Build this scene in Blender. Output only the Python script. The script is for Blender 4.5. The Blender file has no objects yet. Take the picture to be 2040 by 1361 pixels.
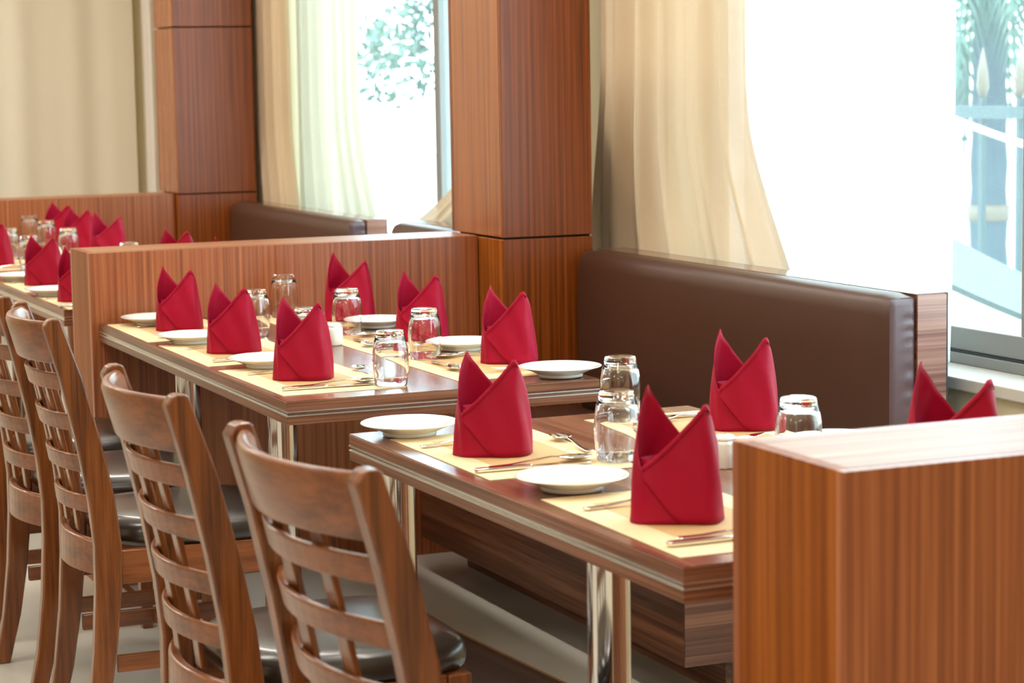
import bpy, bmesh, math, random
from mathutils import Vector, Matrix

random.seed(7)
scene = bpy.context.scene
COL = scene.collection
PI = math.pi

# ------------------------------------------------------------------ camera
YAW, PITCH, ROLL, FPX, CAM_H = 0.40505507, 0.11603967, -0.01697651, 4459.6, 1.40
fwd = Vector((math.sin(YAW) * math.cos(PITCH), math.cos(YAW) * math.cos(PITCH), -math.sin(PITCH)))
r0 = Vector((math.cos(YAW), -math.sin(YAW), 0))
u0 = r0.cross(fwd)
right = math.cos(ROLL) * r0 + math.sin(ROLL) * u0
up = -math.sin(ROLL) * r0 + math.cos(ROLL) * u0
cam_data = bpy.data.cameras.new('camera')
cam_data.sensor_width = 36.0
cam_data.lens = FPX / 2040 * 36.0
cam_data.clip_start = 0.05
cam_data.dof.use_dof = True
cam_data.dof.focus_distance = 4.7
cam_data.dof.aperture_fstop = 7.0
cam = bpy.data.objects.new('camera', cam_data)
COL.objects.link(cam)
m3 = Matrix((right, up, -fwd)).transposed()
cam.matrix_world = Matrix.Translation((0, 0, CAM_H)) @ m3.to_4x4()
scene.camera = cam

# ------------------------------------------------------------------ world, lamps, exposure
world = bpy.data.worlds.new('overcast_sky')
scene.world = world
world.use_nodes = True
bg = world.node_tree.nodes['Background']
bg.inputs['Color'].default_value = (0.70, 0.87, 1.0, 1)
bg.inputs['Strength'].default_value = 9.0

def lamp(name, kind, loc, energy, color=(1, 1, 1), size=None, size_y=None, rot=(0, 0, 0), angle=None):
    d = bpy.data.lights.new(name, kind)
    d.energy = energy
    d.color = color
    if kind == 'AREA':
        d.shape = 'RECTANGLE'
        d.size = size
        d.size_y = size_y or size
    if angle is not None:
        d.angle = angle
    o = bpy.data.objects.new(name, d)
    COL.objects.link(o)
    o.location = loc
    o.rotation_euler = rot
    return o

# high sun behind the building: lights the street and garden outside the windows
sun = lamp('sun', 'SUN', (-4, 0, 9), 6.0, (1.0, 0.97, 0.9), angle=0.02)
sun.rotation_euler = Vector((0.55, 0.18, -1.0)).to_track_quat('-Z', 'Y').to_euler()
WARM = (1.0, 0.93, 0.84)
for lx, ly, le in ((-2.6, -1.0, 44), (0.2, -1.0, 60), (-2.6, 2.0, 28), (0.2, 2.0, 30), (-2.6, 5.0, 28), (0.2, 5.0, 32), (-2.6, 8.5, 28), (0.2, 8.5, 34)):
    lamp('ceiling_and_fill_lamp', 'AREA', (lx, ly, 2.95), le, WARM, 1.2, 0.6)
# narrow light troughs in the ceiling along the centre line of the tables
for ly in (3.3, 5.25, 7.25, 9.0):
    lamp('trough_lamp', 'AREA', (1.70, ly, 2.95), 19, WARM, 0.14, 1.5)
lamp('ceiling_and_fill_lamp', 'AREA', (0.2, 10.3, 2.95), 28, WARM, 0.5, 0.3)  # unseen fill lamp added to brighten the cream curtain on the end wall

vs = scene.view_settings
vs.view_transform = 'Standard'
vs.look = 'None'
vs.gamma = 1.0
vs.exposure = 0.0
vs.use_curve_mapping = False


# ------------------------------------------------------------------ materials
def lin(r, g, b):
    f = lambda c: (c / 255 / 12.92) if c / 255 <= 0.04045 else ((c / 255 + 0.055) / 1.055) ** 2.4
    return (f(r), f(g), f(b), 1.0)


def new_mat(name):
    m = bpy.data.materials.new(name)
    m.use_nodes = True
    nt = m.node_tree
    return m, nt, nt.nodes['Principled BSDF']


def plain(name, col, rough=0.5, metal=0.0, coat=0.0, sheen=0.0, noise=0.0, nscale=30.0, bump=0.0, bscale=200.0, spec=0.5):
    m, nt, b = new_mat(name)
    b.inputs['Base Color'].default_value = col
    b.inputs['Roughness'].default_value = rough
    b.inputs['Metallic'].default_value = metal
    b.inputs['Coat Weight'].default_value = coat
    b.inputs['Coat Roughness'].default_value = 0.12
    b.inputs['Specular IOR Level'].default_value = spec
    if sheen:
        b.inputs['Sheen Weight'].default_value = sheen
        b.inputs['Sheen Roughness'].default_value = 0.4
        b.inputs['Sheen Tint'].default_value = (1.0, 0.25, 0.55, 1)
    tc = nt.nodes.new('ShaderNodeTexCoord')
    if noise:
        n = nt.nodes.new('ShaderNodeTexNoise')
        n.inputs['Scale'].default_value = nscale
        n.inputs['Detail'].default_value = 4
        nt.links.new(tc.outputs['Object'], n.inputs['Vector'])
        mx = nt.nodes.new('ShaderNodeMix')
        mx.data_type = 'RGBA'
        mx.inputs['A'].default_value = tuple(c * (1 - noise) for c in col[:3]) + (1,)
        mx.inputs['B'].default_value = tuple(min(1, c * (1 + noise)) for c in col[:3]) + (1,)
        nt.links.new(n.outputs['Fac'], mx.inputs['Factor'])
        nt.links.new(mx.outputs['Result'], b.inputs['Base Color'])
    if bump:
        n2 = nt.nodes.new('ShaderNodeTexNoise')
        n2.inputs['Scale'].default_value = bscale
        n2.inputs['Detail'].default_value = 3
        nt.links.new(tc.outputs['Object'], n2.inputs['Vector'])
        bp = nt.nodes.new('ShaderNodeBump')
        bp.inputs['Strength'].default_value = bump
        bp.inputs['Distance'].default_value = 0.002
        nt.links.new(n2.outputs['Fac'], bp.inputs['Height'])
        nt.links.new(bp.outputs['Normal'], b.inputs['Normal'])
    return m


def wood(name, dark, mid, light, grain='z', across=70.0, along=1.2, rough=0.35, coat=0.0, fine=220.0, contrast=1.0, spec=0.5):
    m, nt, b = new_mat(name)
    tc = nt.nodes.new('ShaderNodeTexCoord')
    sc = {'x': (along, across, across), 'y': (across, along, across), 'z': (across, across, along), 'xy': (along, along, across)}[grain]
    mp = nt.nodes.new('ShaderNodeMapping')
    mp.inputs['Scale'].default_value = sc
    nt.links.new(tc.outputs['Object'], mp.inputs['Vector'])
    n = nt.nodes.new('ShaderNodeTexNoise')
    n.inputs['Scale'].default_value = 1.0
    n.inputs['Detail'].default_value = 3.0
    n.inputs['Roughness'].default_value = 0.6
    n.inputs['Distortion'].default_value = 0.25
    nt.links.new(mp.outputs['Vector'], n.inputs['Vector'])
    f = fine / across
    mp2 = nt.nodes.new('ShaderNodeMapping')
    mp2.inputs['Scale'].default_value = tuple(s * f for s in sc)
    nt.links.new(tc.outputs['Object'], mp2.inputs['Vector'])
    n2 = nt.nodes.new('ShaderNodeTexNoise')
    n2.inputs['Scale'].default_value = 1.0
    n2.inputs['Detail'].default_value = 2.0
    nt.links.new(mp2.outputs['Vector'], n2.inputs['Vector'])
    add = nt.nodes.new('ShaderNodeMath')
    add.operation = 'MULTIPLY_ADD'
    nt.links.new(n2.outputs['Fac'], add.inputs[0])
    add.inputs[1].default_value = 0.35
    nt.links.new(n.outputs['Fac'], add.inputs[2])
    cr = nt.nodes.new('ShaderNodeValToRGB')
    c = 0.22 / contrast
    cr.color_ramp.elements[0].position = max(0.0, 0.67 - c)
    cr.color_ramp.elements[0].color = dark
    cr.color_ramp.elements[1].position = min(1.0, 0.67 + c)
    cr.color_ramp.elements[1].color = light
    e = cr.color_ramp.elements.new(0.67)
    e.color = mid
    nt.links.new(add.outputs[0], cr.inputs['Fac'])
    nt.links.new(cr.outputs['Color'], b.inputs['Base Color'])
    b.inputs['Roughness'].default_value = rough
    b.inputs['Coat Weight'].default_value = coat
    b.inputs['Coat Roughness'].default_value = 0.1
    b.inputs['Specular IOR Level'].default_value = spec
    bp = nt.nodes.new('ShaderNodeBump')
    bp.inputs['Strength'].default_value = 0.06
    bp.inputs['Distance'].default_value = 0.001
    nt.links.new(n2.outputs['Fac'], bp.inputs['Height'])
    nt.links.new(bp.outputs['Normal'], b.inputs['Normal'])
    return m


def fabric_sheer(name, col, transp, transl):
    m = bpy.data.materials.new(name)
    m.use_nodes = True
    nt = m.node_tree
    nt.nodes.clear()
    out = nt.nodes.new('ShaderNodeOutputMaterial')
    tr = nt.nodes.new('ShaderNodeBsdfTransparent')
    tl = nt.nodes.new('ShaderNodeBsdfTranslucent')
    tl.inputs['Color'].default_value = col
    df = nt.nodes.new('ShaderNodeBsdfDiffuse')
    df.inputs['Color'].default_value = col
    # woven slub: slight opacity variation in the cloth
    tc = nt.nodes.new('ShaderNodeTexCoord')
    mp = nt.nodes.new('ShaderNodeMapping')
    mp.inputs['Scale'].default_value = (60, 60, 500)
    n = nt.nodes.new('ShaderNodeTexNoise')
    n.inputs['Scale'].default_value = 1.0
    nt.links.new(tc.outputs['Object'], mp.inputs['Vector'])
    nt.links.new(mp.outputs['Vector'], n.inputs['Vector'])
    mr = nt.nodes.new('ShaderNodeMapRange')
    mr.inputs['From Min'].default_value = 0.3
    mr.inputs['From Max'].default_value = 0.7
    mr.inputs['To Min'].default_value = max(0, transp * 0.7)
    mr.inputs['To Max'].default_value = transp * 1.3
    nt.links.new(n.outputs['Fac'], mr.inputs['Value'])
    m1 = nt.nodes.new('ShaderNodeMixShader')
    m1.inputs['Fac'].default_value = transl
    nt.links.new(df.outputs[0], m1.inputs[1])
    nt.links.new(tl.outputs[0], m1.inputs[2])
    m2 = nt.nodes.new('ShaderNodeMixShader')
    nt.links.new(mr.outputs['Result'], m2.inputs['Fac'])
    nt.links.new(m1.outputs[0], m2.inputs[1])
    nt.links.new(tr.outputs[0], m2.inputs[2])
    nt.links.new(m2.outputs[0], out.inputs['Surface'])
    return m


def pane_glass(name, veil=0.025):  # translucent white mixed into the glass imitates washed-out haze outdoors
    """window pane: clear sheet with a white veil standing in for the bright haze outside"""
    m = bpy.data.materials.new(name)
    m.use_nodes = True
    nt = m.node_tree
    nt.nodes.clear()
    out = nt.nodes.new('ShaderNodeOutputMaterial')
    tr = nt.nodes.new('ShaderNodeBsdfTransparent')
    tr.inputs['Color'].default_value = (0.94, 0.985, 0.98, 1)
    tl = nt.nodes.new('ShaderNodeBsdfTranslucent')
    tl.inputs['Color'].default_value = (0.9, 0.95, 0.93, 1)
    gl = nt.nodes.new('ShaderNodeBsdfGlossy')
    gl.inputs['Roughness'].default_value = 0.02
    lw = nt.nodes.new('ShaderNodeLayerWeight')
    lw.inputs['Blend'].default_value = 0.5
    pw = nt.nodes.new('ShaderNodeMath')
    pw.operation = 'POWER'
    nt.links.new(lw.outputs['Facing'], pw.inputs[0])
    pw.inputs[1].default_value = 5.0
    fr = nt.nodes.new('ShaderNodeMath')
    fr.operation = 'MULTIPLY_ADD'
    nt.links.new(pw.outputs[0], fr.inputs[0])
    fr.inputs[1].default_value = 0.5
    fr.inputs[2].default_value = 0.03
    m1 = nt.nodes.new('ShaderNodeMixShader')
    m1.inputs['Fac'].default_value = veil
    nt.links.new(tr.outputs[0], m1.inputs[1])
    nt.links.new(tl.outputs[0], m1.inputs[2])
    m2 = nt.nodes.new('ShaderNodeMixShader')
    nt.links.new(fr.outputs[0], m2.inputs['Fac'])
    nt.links.new(m1.outputs[0], m2.inputs[1])
    nt.links.new(gl.outputs[0], m2.inputs[2])
    nt.links.new(m2.outputs[0], out.inputs['Surface'])
    return m


M = {}
M['divider'] = wood('teak_laminate', lin(104, 52, 24), lin(152, 84, 46), lin(182, 112, 68), 'z', 105, 0.9, 0.30, contrast=0.85, spec=0.55)
M['divider_end'] = wood('teak_edge', lin(110, 54, 10), lin(142, 74, 18), lin(164, 92, 30), 'z', 60, 0.8, 0.45, spec=0.25)
M['pillar_end'] = wood('red_teak_edge', lin(118, 60, 14), lin(150, 80, 24), lin(172, 98, 38), 'z', 60, 0.8, 0.16)
M['pillar'] = wood('red_teak_laminate', lin(82, 34, 6), lin(126, 60, 14), lin(156, 82, 28), 'z', 95, 0.9, 0.30, contrast=0.85, spec=0.4)
M['zebra'] = wood('zebrano_laminate', lin(58, 32, 20), lin(96, 58, 40), lin(140, 92, 66), 'y', 45, 0.7, 0.28, contrast=1.1)
M['zebra_x'] = wood('zebrano_window_lit_end', lin(104, 70, 60), lin(140, 100, 88), lin(168, 128, 112), 'x', 60, 0.7, 0.22)  # lighter laminate copy: window light on the end panel put into the colour
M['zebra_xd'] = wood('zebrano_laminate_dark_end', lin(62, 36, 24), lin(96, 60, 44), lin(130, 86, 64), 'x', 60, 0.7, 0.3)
M['zebra_top'] = wood('zebrano_top', lin(62, 36, 24), lin(100, 62, 44), lin(140, 96, 70), 'y', 45, 0.7, 0.09, spec=0.8)
M['table'] = wood('walnut_tabletop', lin(84, 50, 36), lin(122, 78, 58), lin(156, 108, 84), 'y', 34, 0.6, 0.22, spec=0.6)
M['table_edge'] = wood('walnut_edge', lin(74, 42, 28), lin(116, 72, 50), lin(152, 104, 76), 'xy', 150, 1.5, 0.3)
M['chair'] = wood('chair_walnut', lin(64, 30, 10), lin(110, 58, 22), lin(134, 76, 34), 'z', 60, 2.5, 0.30, coat=0.25, fine=300)
M['chair_y'] = wood('chair_walnut_rail', lin(90, 45, 18), lin(118, 64, 28), lin(138, 78, 38), 'y', 45, 3.0, 0.33, coat=0.25, fine=300)
M['chair_x'] = wood('chair_walnut_stretcher', lin(90, 45, 18), lin(118, 64, 28), lin(138, 78, 38), 'x', 45, 3.0, 0.33, coat=0.25, fine=300)
M['seat_leather'] = plain('dark_seat_leather', lin(42, 34, 28), 0.28, coat=0.3, noise=0.12, bump=0.05, bscale=260)
M['bench_leather'] = plain('brown_bench_leather', lin(74, 46, 34), 0.40, noise=0.06, bump=0.10, bscale=420)
M['bench_end'] = plain('bench_end_leather', lin(92, 70, 72), 0.38, noise=0.05, bump=0.12, bscale=420)
M['chrome'] = plain('polished_chrome', (0.78, 0.78, 0.79, 1), 0.10, metal=1.0)
M['strip'] = plain('inlaid_steel_strip', (0.80, 0.79, 0.76, 1), 0.34, metal=1.0)
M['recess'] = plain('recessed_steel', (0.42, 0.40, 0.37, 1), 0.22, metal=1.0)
M['steel'] = plain('cutlery_steel', (0.82, 0.81, 0.78, 1), 0.12, metal=1.0)
M['ceramic'] = plain('white_ceramic', lin(238, 238, 230), 0.12, coat=0.3)
M['napkin'] = plain('crimson_napkin_cloth', lin(156, 0, 40), 0.55, sheen=0.08, spec=0.2, noise=0.05, nscale=60, bump=0.10, bscale=900)
M['mat'] = plain('straw_mat_border', lin(232, 206, 160), 0.6, noise=0.03, nscale=120)
M['mat_in'] = plain('straw_mat_panel', lin(206, 166, 112), 0.6, noise=0.04, nscale=120)
M['cream'] = plain('cream_paint', lin(222, 208, 172), 0.7, noise=0.02, nscale=4)
M['white_paint'] = plain('white_paint', lin(235, 230, 220), 0.7)
M['floor'] = plain('beige_stone_floor', lin(194, 188, 176), 0.32, noise=0.10, nscale=5)
M['alu'] = plain('grey_window_frame', lin(136, 138, 136), 0.45, noise=0.03)
M['alu_dark'] = plain('dark_gasket', lin(46, 52, 58), 0.5)
M['sill'] = plain('pale_sill_stone', lin(205, 200, 190), 0.3, noise=0.08, nscale=20)
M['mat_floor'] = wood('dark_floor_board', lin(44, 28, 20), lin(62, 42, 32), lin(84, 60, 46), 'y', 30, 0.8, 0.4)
M['dark'] = plain('dark_recess', lin(30, 20, 14), 0.7)
M['gold'] = plain('tan_edge', lin(150, 110, 70), 0.5)
M['curtain'] = fabric_sheer('beige_linen_curtain', lin(214, 190, 160), 0.05, 0.15)
M['sheer_dense'] = fabric_sheer('dense_pale_voile', lin(188, 180, 160), 0.05, 0.55)
M['sheer'] = fabric_sheer('white_sheer_voile', lin(248, 248, 244), 0.30, 0.75)
M['blind'] = fabric_sheer('cream_curtain_cloth', lin(242, 234, 214), 0.0, 0.1)
M['white_cloth'] = plain('white_curtain_cloth', lin(236, 230, 222), 0.8)
M['pane'] = pane_glass('window_glass')
M['concrete'] = plain('pale_paving', lin(200, 200, 196), 0.8, noise=0.05, nscale=2)
M['facade'] = plain('white_render', lin(226, 228, 226), 0.8, noise=0.03, nscale=1)
M['facade_grey'] = plain('teal_grey_render', lin(48, 66, 66), 0.8, noise=0.05, nscale=3)
M['rail'] = plain('fence_paint', lin(22, 54, 58), 0.5)
M['finial'] = plain('finial_paint', lin(92, 84, 70), 0.5)
M['palm'] = plain('palm_leaf', lin(30, 70, 56), 0.5, noise=0.35, nscale=6)
M['trunk'] = plain('palm_trunk', lin(44, 66, 76), 0.9, noise=0.2, nscale=12)
M['leaf'] = plain('tree_leaf', lin(48, 86, 70), 0.5, noise=0.3, nscale=4)
M['cable'] = plain('pale_cable', lin(220, 225, 215), 0.5)

gm, gnt, gb = new_mat('clear_glass')
gb.inputs['Base Color'].default_value = (0.97, 0.99, 1.0, 1)
gb.inputs['Roughness'].default_value = 0.0
gb.inputs['IOR'].default_value = 1.5
gb.inputs['Transmission Weight'].default_value = 1.0
M['glass'] = gm


# ------------------------------------------------------------------ mesh helpers
class MB:
    def __init__(self):
        self.v = []
        self.f = []

    def box(self, x0, x1, y0, y1, z0, z1):
        i = len(self.v)
        self.v += [(x, y, z) for z in (z0, z1) for x, y in ((x0, y0), (x1, y0), (x1, y1), (x0, y1))]
        self.f += [tuple(i + k for k in q) for q in ((3, 2, 1, 0), (4, 5, 6, 7), (0, 1, 5, 4), (1, 2, 6, 5), (2, 3, 7, 6), (3, 0, 4, 7))]
        return self

    def grid(self, rows, closed_u=False):
        """rows: list of equal-length point lists"""
        i = len(self.v)
        n = len(rows[0])
        for r in rows:
            self.v += [tuple(p) for p in r]
        for a in range(len(rows) - 1):
            for b in range(n if closed_u else n - 1):
                c = (b + 1) % n
                self.f.append((i + a * n + b, i + a * n + c, i + (a + 1) * n + c, i + (a + 1) * n + b))
        return self

    def loft(self, rings, cap=True):
        i = len(self.v)
        n = len(rings[0])
        self.grid(rings, True)
        if cap:
            self.f.append(tuple(i + k for k in range(n - 1, -1, -1)))
            j = i + (len(rings) - 1) * n
            self.f.append(tuple(j + k for k in range(n)))
        return self

    def lathe(self, prof, n=24, cx=0, cy=0, cap=True):
        rings = [[(cx + r * math.cos(2 * PI * k / n), cy + r * math.sin(2 * PI * k / n), z) for k in range(n)] for r, z in prof]
        return self.loft(rings, cap)

    def tube(self, pts, r, n=8):
        pts = [Vector(p) for p in pts]
        rings = []
        for k, p in enumerate(pts):
            t = (pts[min(k + 1, len(pts) - 1)] - pts[max(k - 1, 0)]).normalized()
            a = t.orthogonal().normalized() if abs(t.z) > 0.9 else t.cross(Vector((0, 0, 1))).normalized()
            b = t.cross(a).normalized()
            rr = r[k] if isinstance(r, (list, tuple)) else r
            rings.append([p + a * (rr * math.cos(2 * PI * q / n)) + b * (rr * math.sin(2 * PI * q / n)) for q in range(n)])
        return self.loft(rings)

    def build(self, name, mat, parent=None, smooth=False, bevel=0.0, seg=2, solid=0.0, subsurf=0, loc=None):
        me = bpy.data.meshes.new(name)
        me.from_pydata(self.v, [], self.f)
        me.update()
        bm = bmesh.new()
        bm.from_mesh(me)
        bmesh.ops.recalc_face_normals(bm, faces=bm.faces)
        bm.to_mesh(me)
        bm.free()
        if smooth:
            for p in me.polygons:
                p.use_smooth = True
        me.materials.append(mat)
        o = bpy.data.objects.new(name, me)
        COL.objects.link(o)
        if parent:
            o.parent = parent
        if loc:
            o.location = loc
        if solid:
            md = o.modifiers.new('solid', 'SOLIDIFY')
            md.thickness = solid
            md.offset = 0.0
        if bevel:
            md = o.modifiers.new('bevel', 'BEVEL')
            md.width = bevel
            md.segments = seg
            md.limit_method = 'ANGLE'
        if subsurf:
            md = o.modifiers.new('sub', 'SUBSURF')
            md.levels = subsurf
            md.render_levels = subsurf
        return o


def tag(o, label=None, cat=None, group=None, kind=None):
    if label:
        o['label'] = label
    if cat:
        o['category'] = cat
    if group:
        o['group'] = group
    if kind:
        o['kind'] = kind
    return o


def empty(name, loc=(0, 0, 0), rz=0.0, **kw):
    o = bpy.data.objects.new(name, None)
    o.empty_display_size = 0.05
    COL.objects.link(o)
    o.location = loc
    o.rotation_euler = (0, 0, rz)
    return tag(o, **kw)


KIDS = {}


def children(o):
    return [c for c in COL.objects if c.parent == o]


def dup(root, loc, rz=0.0, label=None, scale=None):
    r = root.copy()
    COL.objects.link(r)
    r.location = loc
    r.rotation_euler = (0, 0, rz)
    if scale:
        r.scale = scale
    if label:
        r['label'] = label
    key = root.name
    if key not in KIDS:
        KIDS[key] = [(c, children(c)) for c in children(root)]
    for c, gs in KIDS[key]:
        d = c.copy()
        COL.objects.link(d)
        d.parent = r
        for g in gs:
            e = g.copy()
            COL.objects.link(e)
            e.parent = d
    return r


def struct(name, mb, mat, label, parent=None, **kw):
    o = mb.build(name, mat, parent, **kw)
    o['kind'] = 'structure'
    o['label'] = label
    return o


# ------------------------------------------------------------------ room shell
WX = 3.0            # inner face of the window wall
struct('floor', MB().box(-5.2, 3.2, -3.2, 11.3, -0.1, 0.0), M['floor'], 'pale beige stone floor under the tables and chairs')
struct('ceiling', MB().box(-5.2, 3.2, -3.2, 11.3, 3.0, 3.1), M['white_paint'], 'white ceiling over the dining room')
struct('wall_left', MB().box(-5.2, -5.0, -3.2, 11.3, 0.0, 3.0), M['cream'], 'plain cream wall on the aisle side of the room')
struct('wall_back', MB().box(-5.0, 3.0, -3.2, -3.0, 0.0, 3.0), M['cream'], 'plain cream wall behind the photographer')
struct('wall_far', MB().box(-5.0, 3.0, 11.1, 11.3, 0.0, 3.0), M['cream'], 'cream end wall beyond the last booth')
W1 = (2.3, 5.82)
W2 = (6.62, 9.45)
SZ, TZ = 0.70, 2.6
wm = MB()
wm.box(WX, 3.2, -3.2, 11.3, 0.0, SZ - 0.03)
wm.box(WX, 3.2, -3.2, 11.3, TZ, 3.0)
for a, b in ((-3.2, W1[0]), (W1[1], W2[0]), (W2[1], 11.3)):
    wm.box(WX, 3.2, a, b, SZ - 0.03, TZ)
struct('wall_right', wm, M['cream'], 'cream wall below and between the big windows')
for i, (a, b) in enumerate((W1, W2), 1):
    struct('trim_%d' % i, MB().box(WX - 0.03, 3.2, a, b, SZ - 0.03, SZ), M['sill'], 'pale stone sill under the %s window' % ('first' if i == 1 else 'second'), bevel=0.004)


def window(n, y0, y1, stiles, label):
    root = empty('window_%d' % n, (3.15, (y0 + y1) / 2, SZ), kind='structure', label=label)
    yo = (y0 + y1) / 2
    w, h = (y1 - y0) / 2, TZ - SZ
    MB().box(-0.035, 0.035, -w, w, 0.0, 0.026).build('track', M['alu'], root, bevel=0.002)
    MB().box(-0.028, 0.028, -w, w, 0.026, 0.032).build('gasket', M['alu_dark'], root)
    MB().box(-0.024, 0.024, -w, w, 0.032, 0.088).build('bottom_rail', M['alu'], root, bevel=0.003)
    MB().box(-0.035, 0.035, -w, w, h - 0.06, h).build('top_rail', M['alu'], root)
    edges = [-w] + [s - yo for s in stiles] + [w]
    for s in edges:
        a = max(-w, s - 0.028)
        b = min(w, s + 0.028)
        MB().box(-0.022, 0.022, a, b, 0.088, h - 0.06).build('stile', M['alu'], root, bevel=0.003)
    for a, b in zip(edges[:-1], edges[1:]):
        MB().box(-0.003, 0.003, a + 0.028, b - 0.028, 0.088, h - 0.06).build('pane', M['pane'], root)
    return root


window(1, W1[0], W1[1], [4.262], 'large sliding window with grey frame behind the leather bench')
window(2, W2[0], W2[1], [7.98], 'window with thin dark mullion between the two wooden pillars')


def pillar(y0, y1, x1, zj, label):
    x0 = 2.53
    root = empty('pillar', (x0, y0, 0), kind='structure', label=label)
    D, W = x1 - x0, y1 - y0
    MB().box(0.019, D, 0.019, W - 0.019, 0, 3.0).build('core', M['dark'], root)
    g = 0.003
    levels = [(0.0, zj[0] - g), (zj[0] + g, zj[1] - g), (zj[1] + g, 2.4 - g), (2.4 + g, 3.0)]
    for a, b in levels:
        MB().box(0.0, D, 0.0, 0.018, a, b).build('panel', M['pillar'], root, bevel=0.0015)
        MB().box(0.0, 0.018, 0.0185, W - 0.0185, a, b).build('panel', M['pillar_end'], root, bevel=0.0015)
        MB().box(0.0, D, W - 0.018, W, a, b).build('panel', M['pillar'], root, bevel=0.0015)
    return root


pillar(5.95, 6.35, 2.815, (0.945, 1.66), 'teak clad pillar between the two windows')
pillar(9.57, 9.90, 2.885, (0.93, 1.655), 'teak clad pillar at the end of the last booth')


# ------------------------------------------------------------------ booth dividers
def divider(x0, x1, y0, y1, h, label):
    root = empty('booth_divider', (x0, y0, 0), label=label, cat='divider', group='low wooden dividers between the booths')
    L, T = x1 - x0, y1 - y0
    t = 0.018
    MB().box(t, L - t, t, T - t, 0.0, h - t).build('core', M['dark'], root)
    MB().box(0.0, L, 0.0, t, 0.0, h).build('front_panel', M['divider'], root, bevel=0.0012)
    MB().box(0.0, L, T - t, T, 0.0, h).build('back_panel', M['divider'], root, bevel=0.0012)
    MB().box(0.0, t, t + .0004, T - t - .0004, 0.0, h).build('end_panel', M['divider_end'], root)
    MB().box(t, L, t, T - t, h - t + .0004, h + 0.0004).build('top_panel', M['divider_x'], root)
    return root


M['divider_x'] = wood('teak_laminate_top', lin(120, 70, 40), lin(160, 104, 66), lin(188, 134, 94), 'x', 60, 0.9, 0.36, spec=0.3)
divider(1.352, 2.96, 2.19, 2.455, 0.945, 'teak booth divider standing in front of the first table, out of focus')
divider(1.362, 2.525, 6.135, 6.375, 0.945, 'teak booth divider running from the pillar behind the middle table')
divider(1.362, 2.525, 9.62, 9.86, 0.93, 'dark teak booth divider below the cream curtain at the far end')


# ------------------------------------------------------------------ benches
def superbox(x0, x1, y0, y1, z0, z1, r, n=6):
    """rounded upholstery block: box with rounded edges, slightly crowned"""
    mb = MB()
    mb.box(x0, x1, y0, y1, z0, z1)
    return mb


def bench(y0, y1, zt, label, base=True):
    root = empty('banquette_bench', (2.75, y0, 0), label=label, cat='bench', group='brown leather benches along the windows')
    L = y1 - y0
    # padded back: grid front with soft crown and rounded edges
    mb = MB()
    N, K = 28, 10
    rings = []
    r = 0.03
    z0 = 0.44
    for a in range(N + 1):
        y = L * a / N
        e = min(y, L - y)
        k = 1.0 if e > r else math.sqrt(max(0.0, 1 - (1 - e / r) ** 2)) * 0.55 + 0.45
        hz = (zt - z0)
        ring = []
        prof = [(0.07, 0.0), (0.012, 0.0), (0.0, 0.02), (-0.004, hz * 0.35), (-0.004, hz * 0.7), (0.0, hz - 0.05), (0.004, hz - 0.022), (0.014, hz - 0.007), (0.030, hz), (0.055, hz + 0.001), (0.067, hz), (0.07, hz - 0.004)]
        for px, pz in prof:
            x = 0.07 - (0.07 - px) * (0.82 + 0.18 * k)
            z = z0 + pz - (0.012 * (1 - k) if pz > hz - 0.06 else 0)
            ring.append((x, y, z))
        rings.append(ring)
    o = mb.loft(rings).build('backrest', M['bench_leather'], root, smooth=True)
    o.modifiers.new('es', 'EDGE_SPLIT').split_angle = math.radians(50)
    # gathered end cap with puckers
    mc = MB()
    rows = []
    for a in range(61):
        z = z0 + 0.003 + (zt - z0 - 0.012) * a / 60
        row = []
        for b in range(9):
            t = b / 8
            x = 0.003 + 0.066 * t
            pk = max(0.0, (t - 0.45) / 0.55)
            w = math.sin(z * 190 + 2.0 * math.sin(z * 31) - t * 2.2)
            d = 0.0045 + 0.0042 * pk * w * (0.6 + 0.4 * math.sin(z * 47))
            if b in (0, 8) or a in (0, 60):
                d = 0.0004
            row.append((x, -d, z))
        rows.append(row)
    mc.grid(rows).build('end_cover', M['bench_end'], root, smooth=True)
    # timber backing board
    MB().box(0.072, 0.150, -0.004, L, 0.0, zt - 0.001).build('back_panel', M['zebra'], root)
    MB().box(0.0705, 0.150, -0.004, L, zt - 0.0008, zt + 0.001).build('top_panel', M['zebra_top'], root)
    MB().box(0.0725, 0.1495, -0.009, -0.0045, 0.0, zt - 0.001).build('end_panel', M['zebra_x'], root)
    MB().box(0.1503, 0.1535, -0.009, L, 0.0, zt + 0.001).build('edge_strip', M['alu_dark'], root)
    # seat
    MB().box(-0.485, -0.005, 0.02, L, 0.375, 0.452).build('seat_cushion', M['bench_leather'], root, smooth=True, bevel=0.022, seg=4)
    MB().box(-0.50, 0.071, 0.045, L, 0.10, 0.374).build('base', M['zebra'], root, bevel=0.001)
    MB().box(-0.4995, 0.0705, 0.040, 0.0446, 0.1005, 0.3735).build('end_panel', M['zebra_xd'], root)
    MB().box(-0.36, 0.071, 0.11, L, 0.0, 0.0995).build('plinth', M['zebra'], root)
    return root


bench(4.265, 5.93, 0.905, 'brown leather bench below the big bright window, behind the tables')
bench(7.955, 9.56, 0.888, 'brown leather bench beside the last pillar, behind the middle divider')
bench(6.37, 7.51, 0.905, 'short leather bench top showing over the divider beside the middle pillar')


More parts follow.
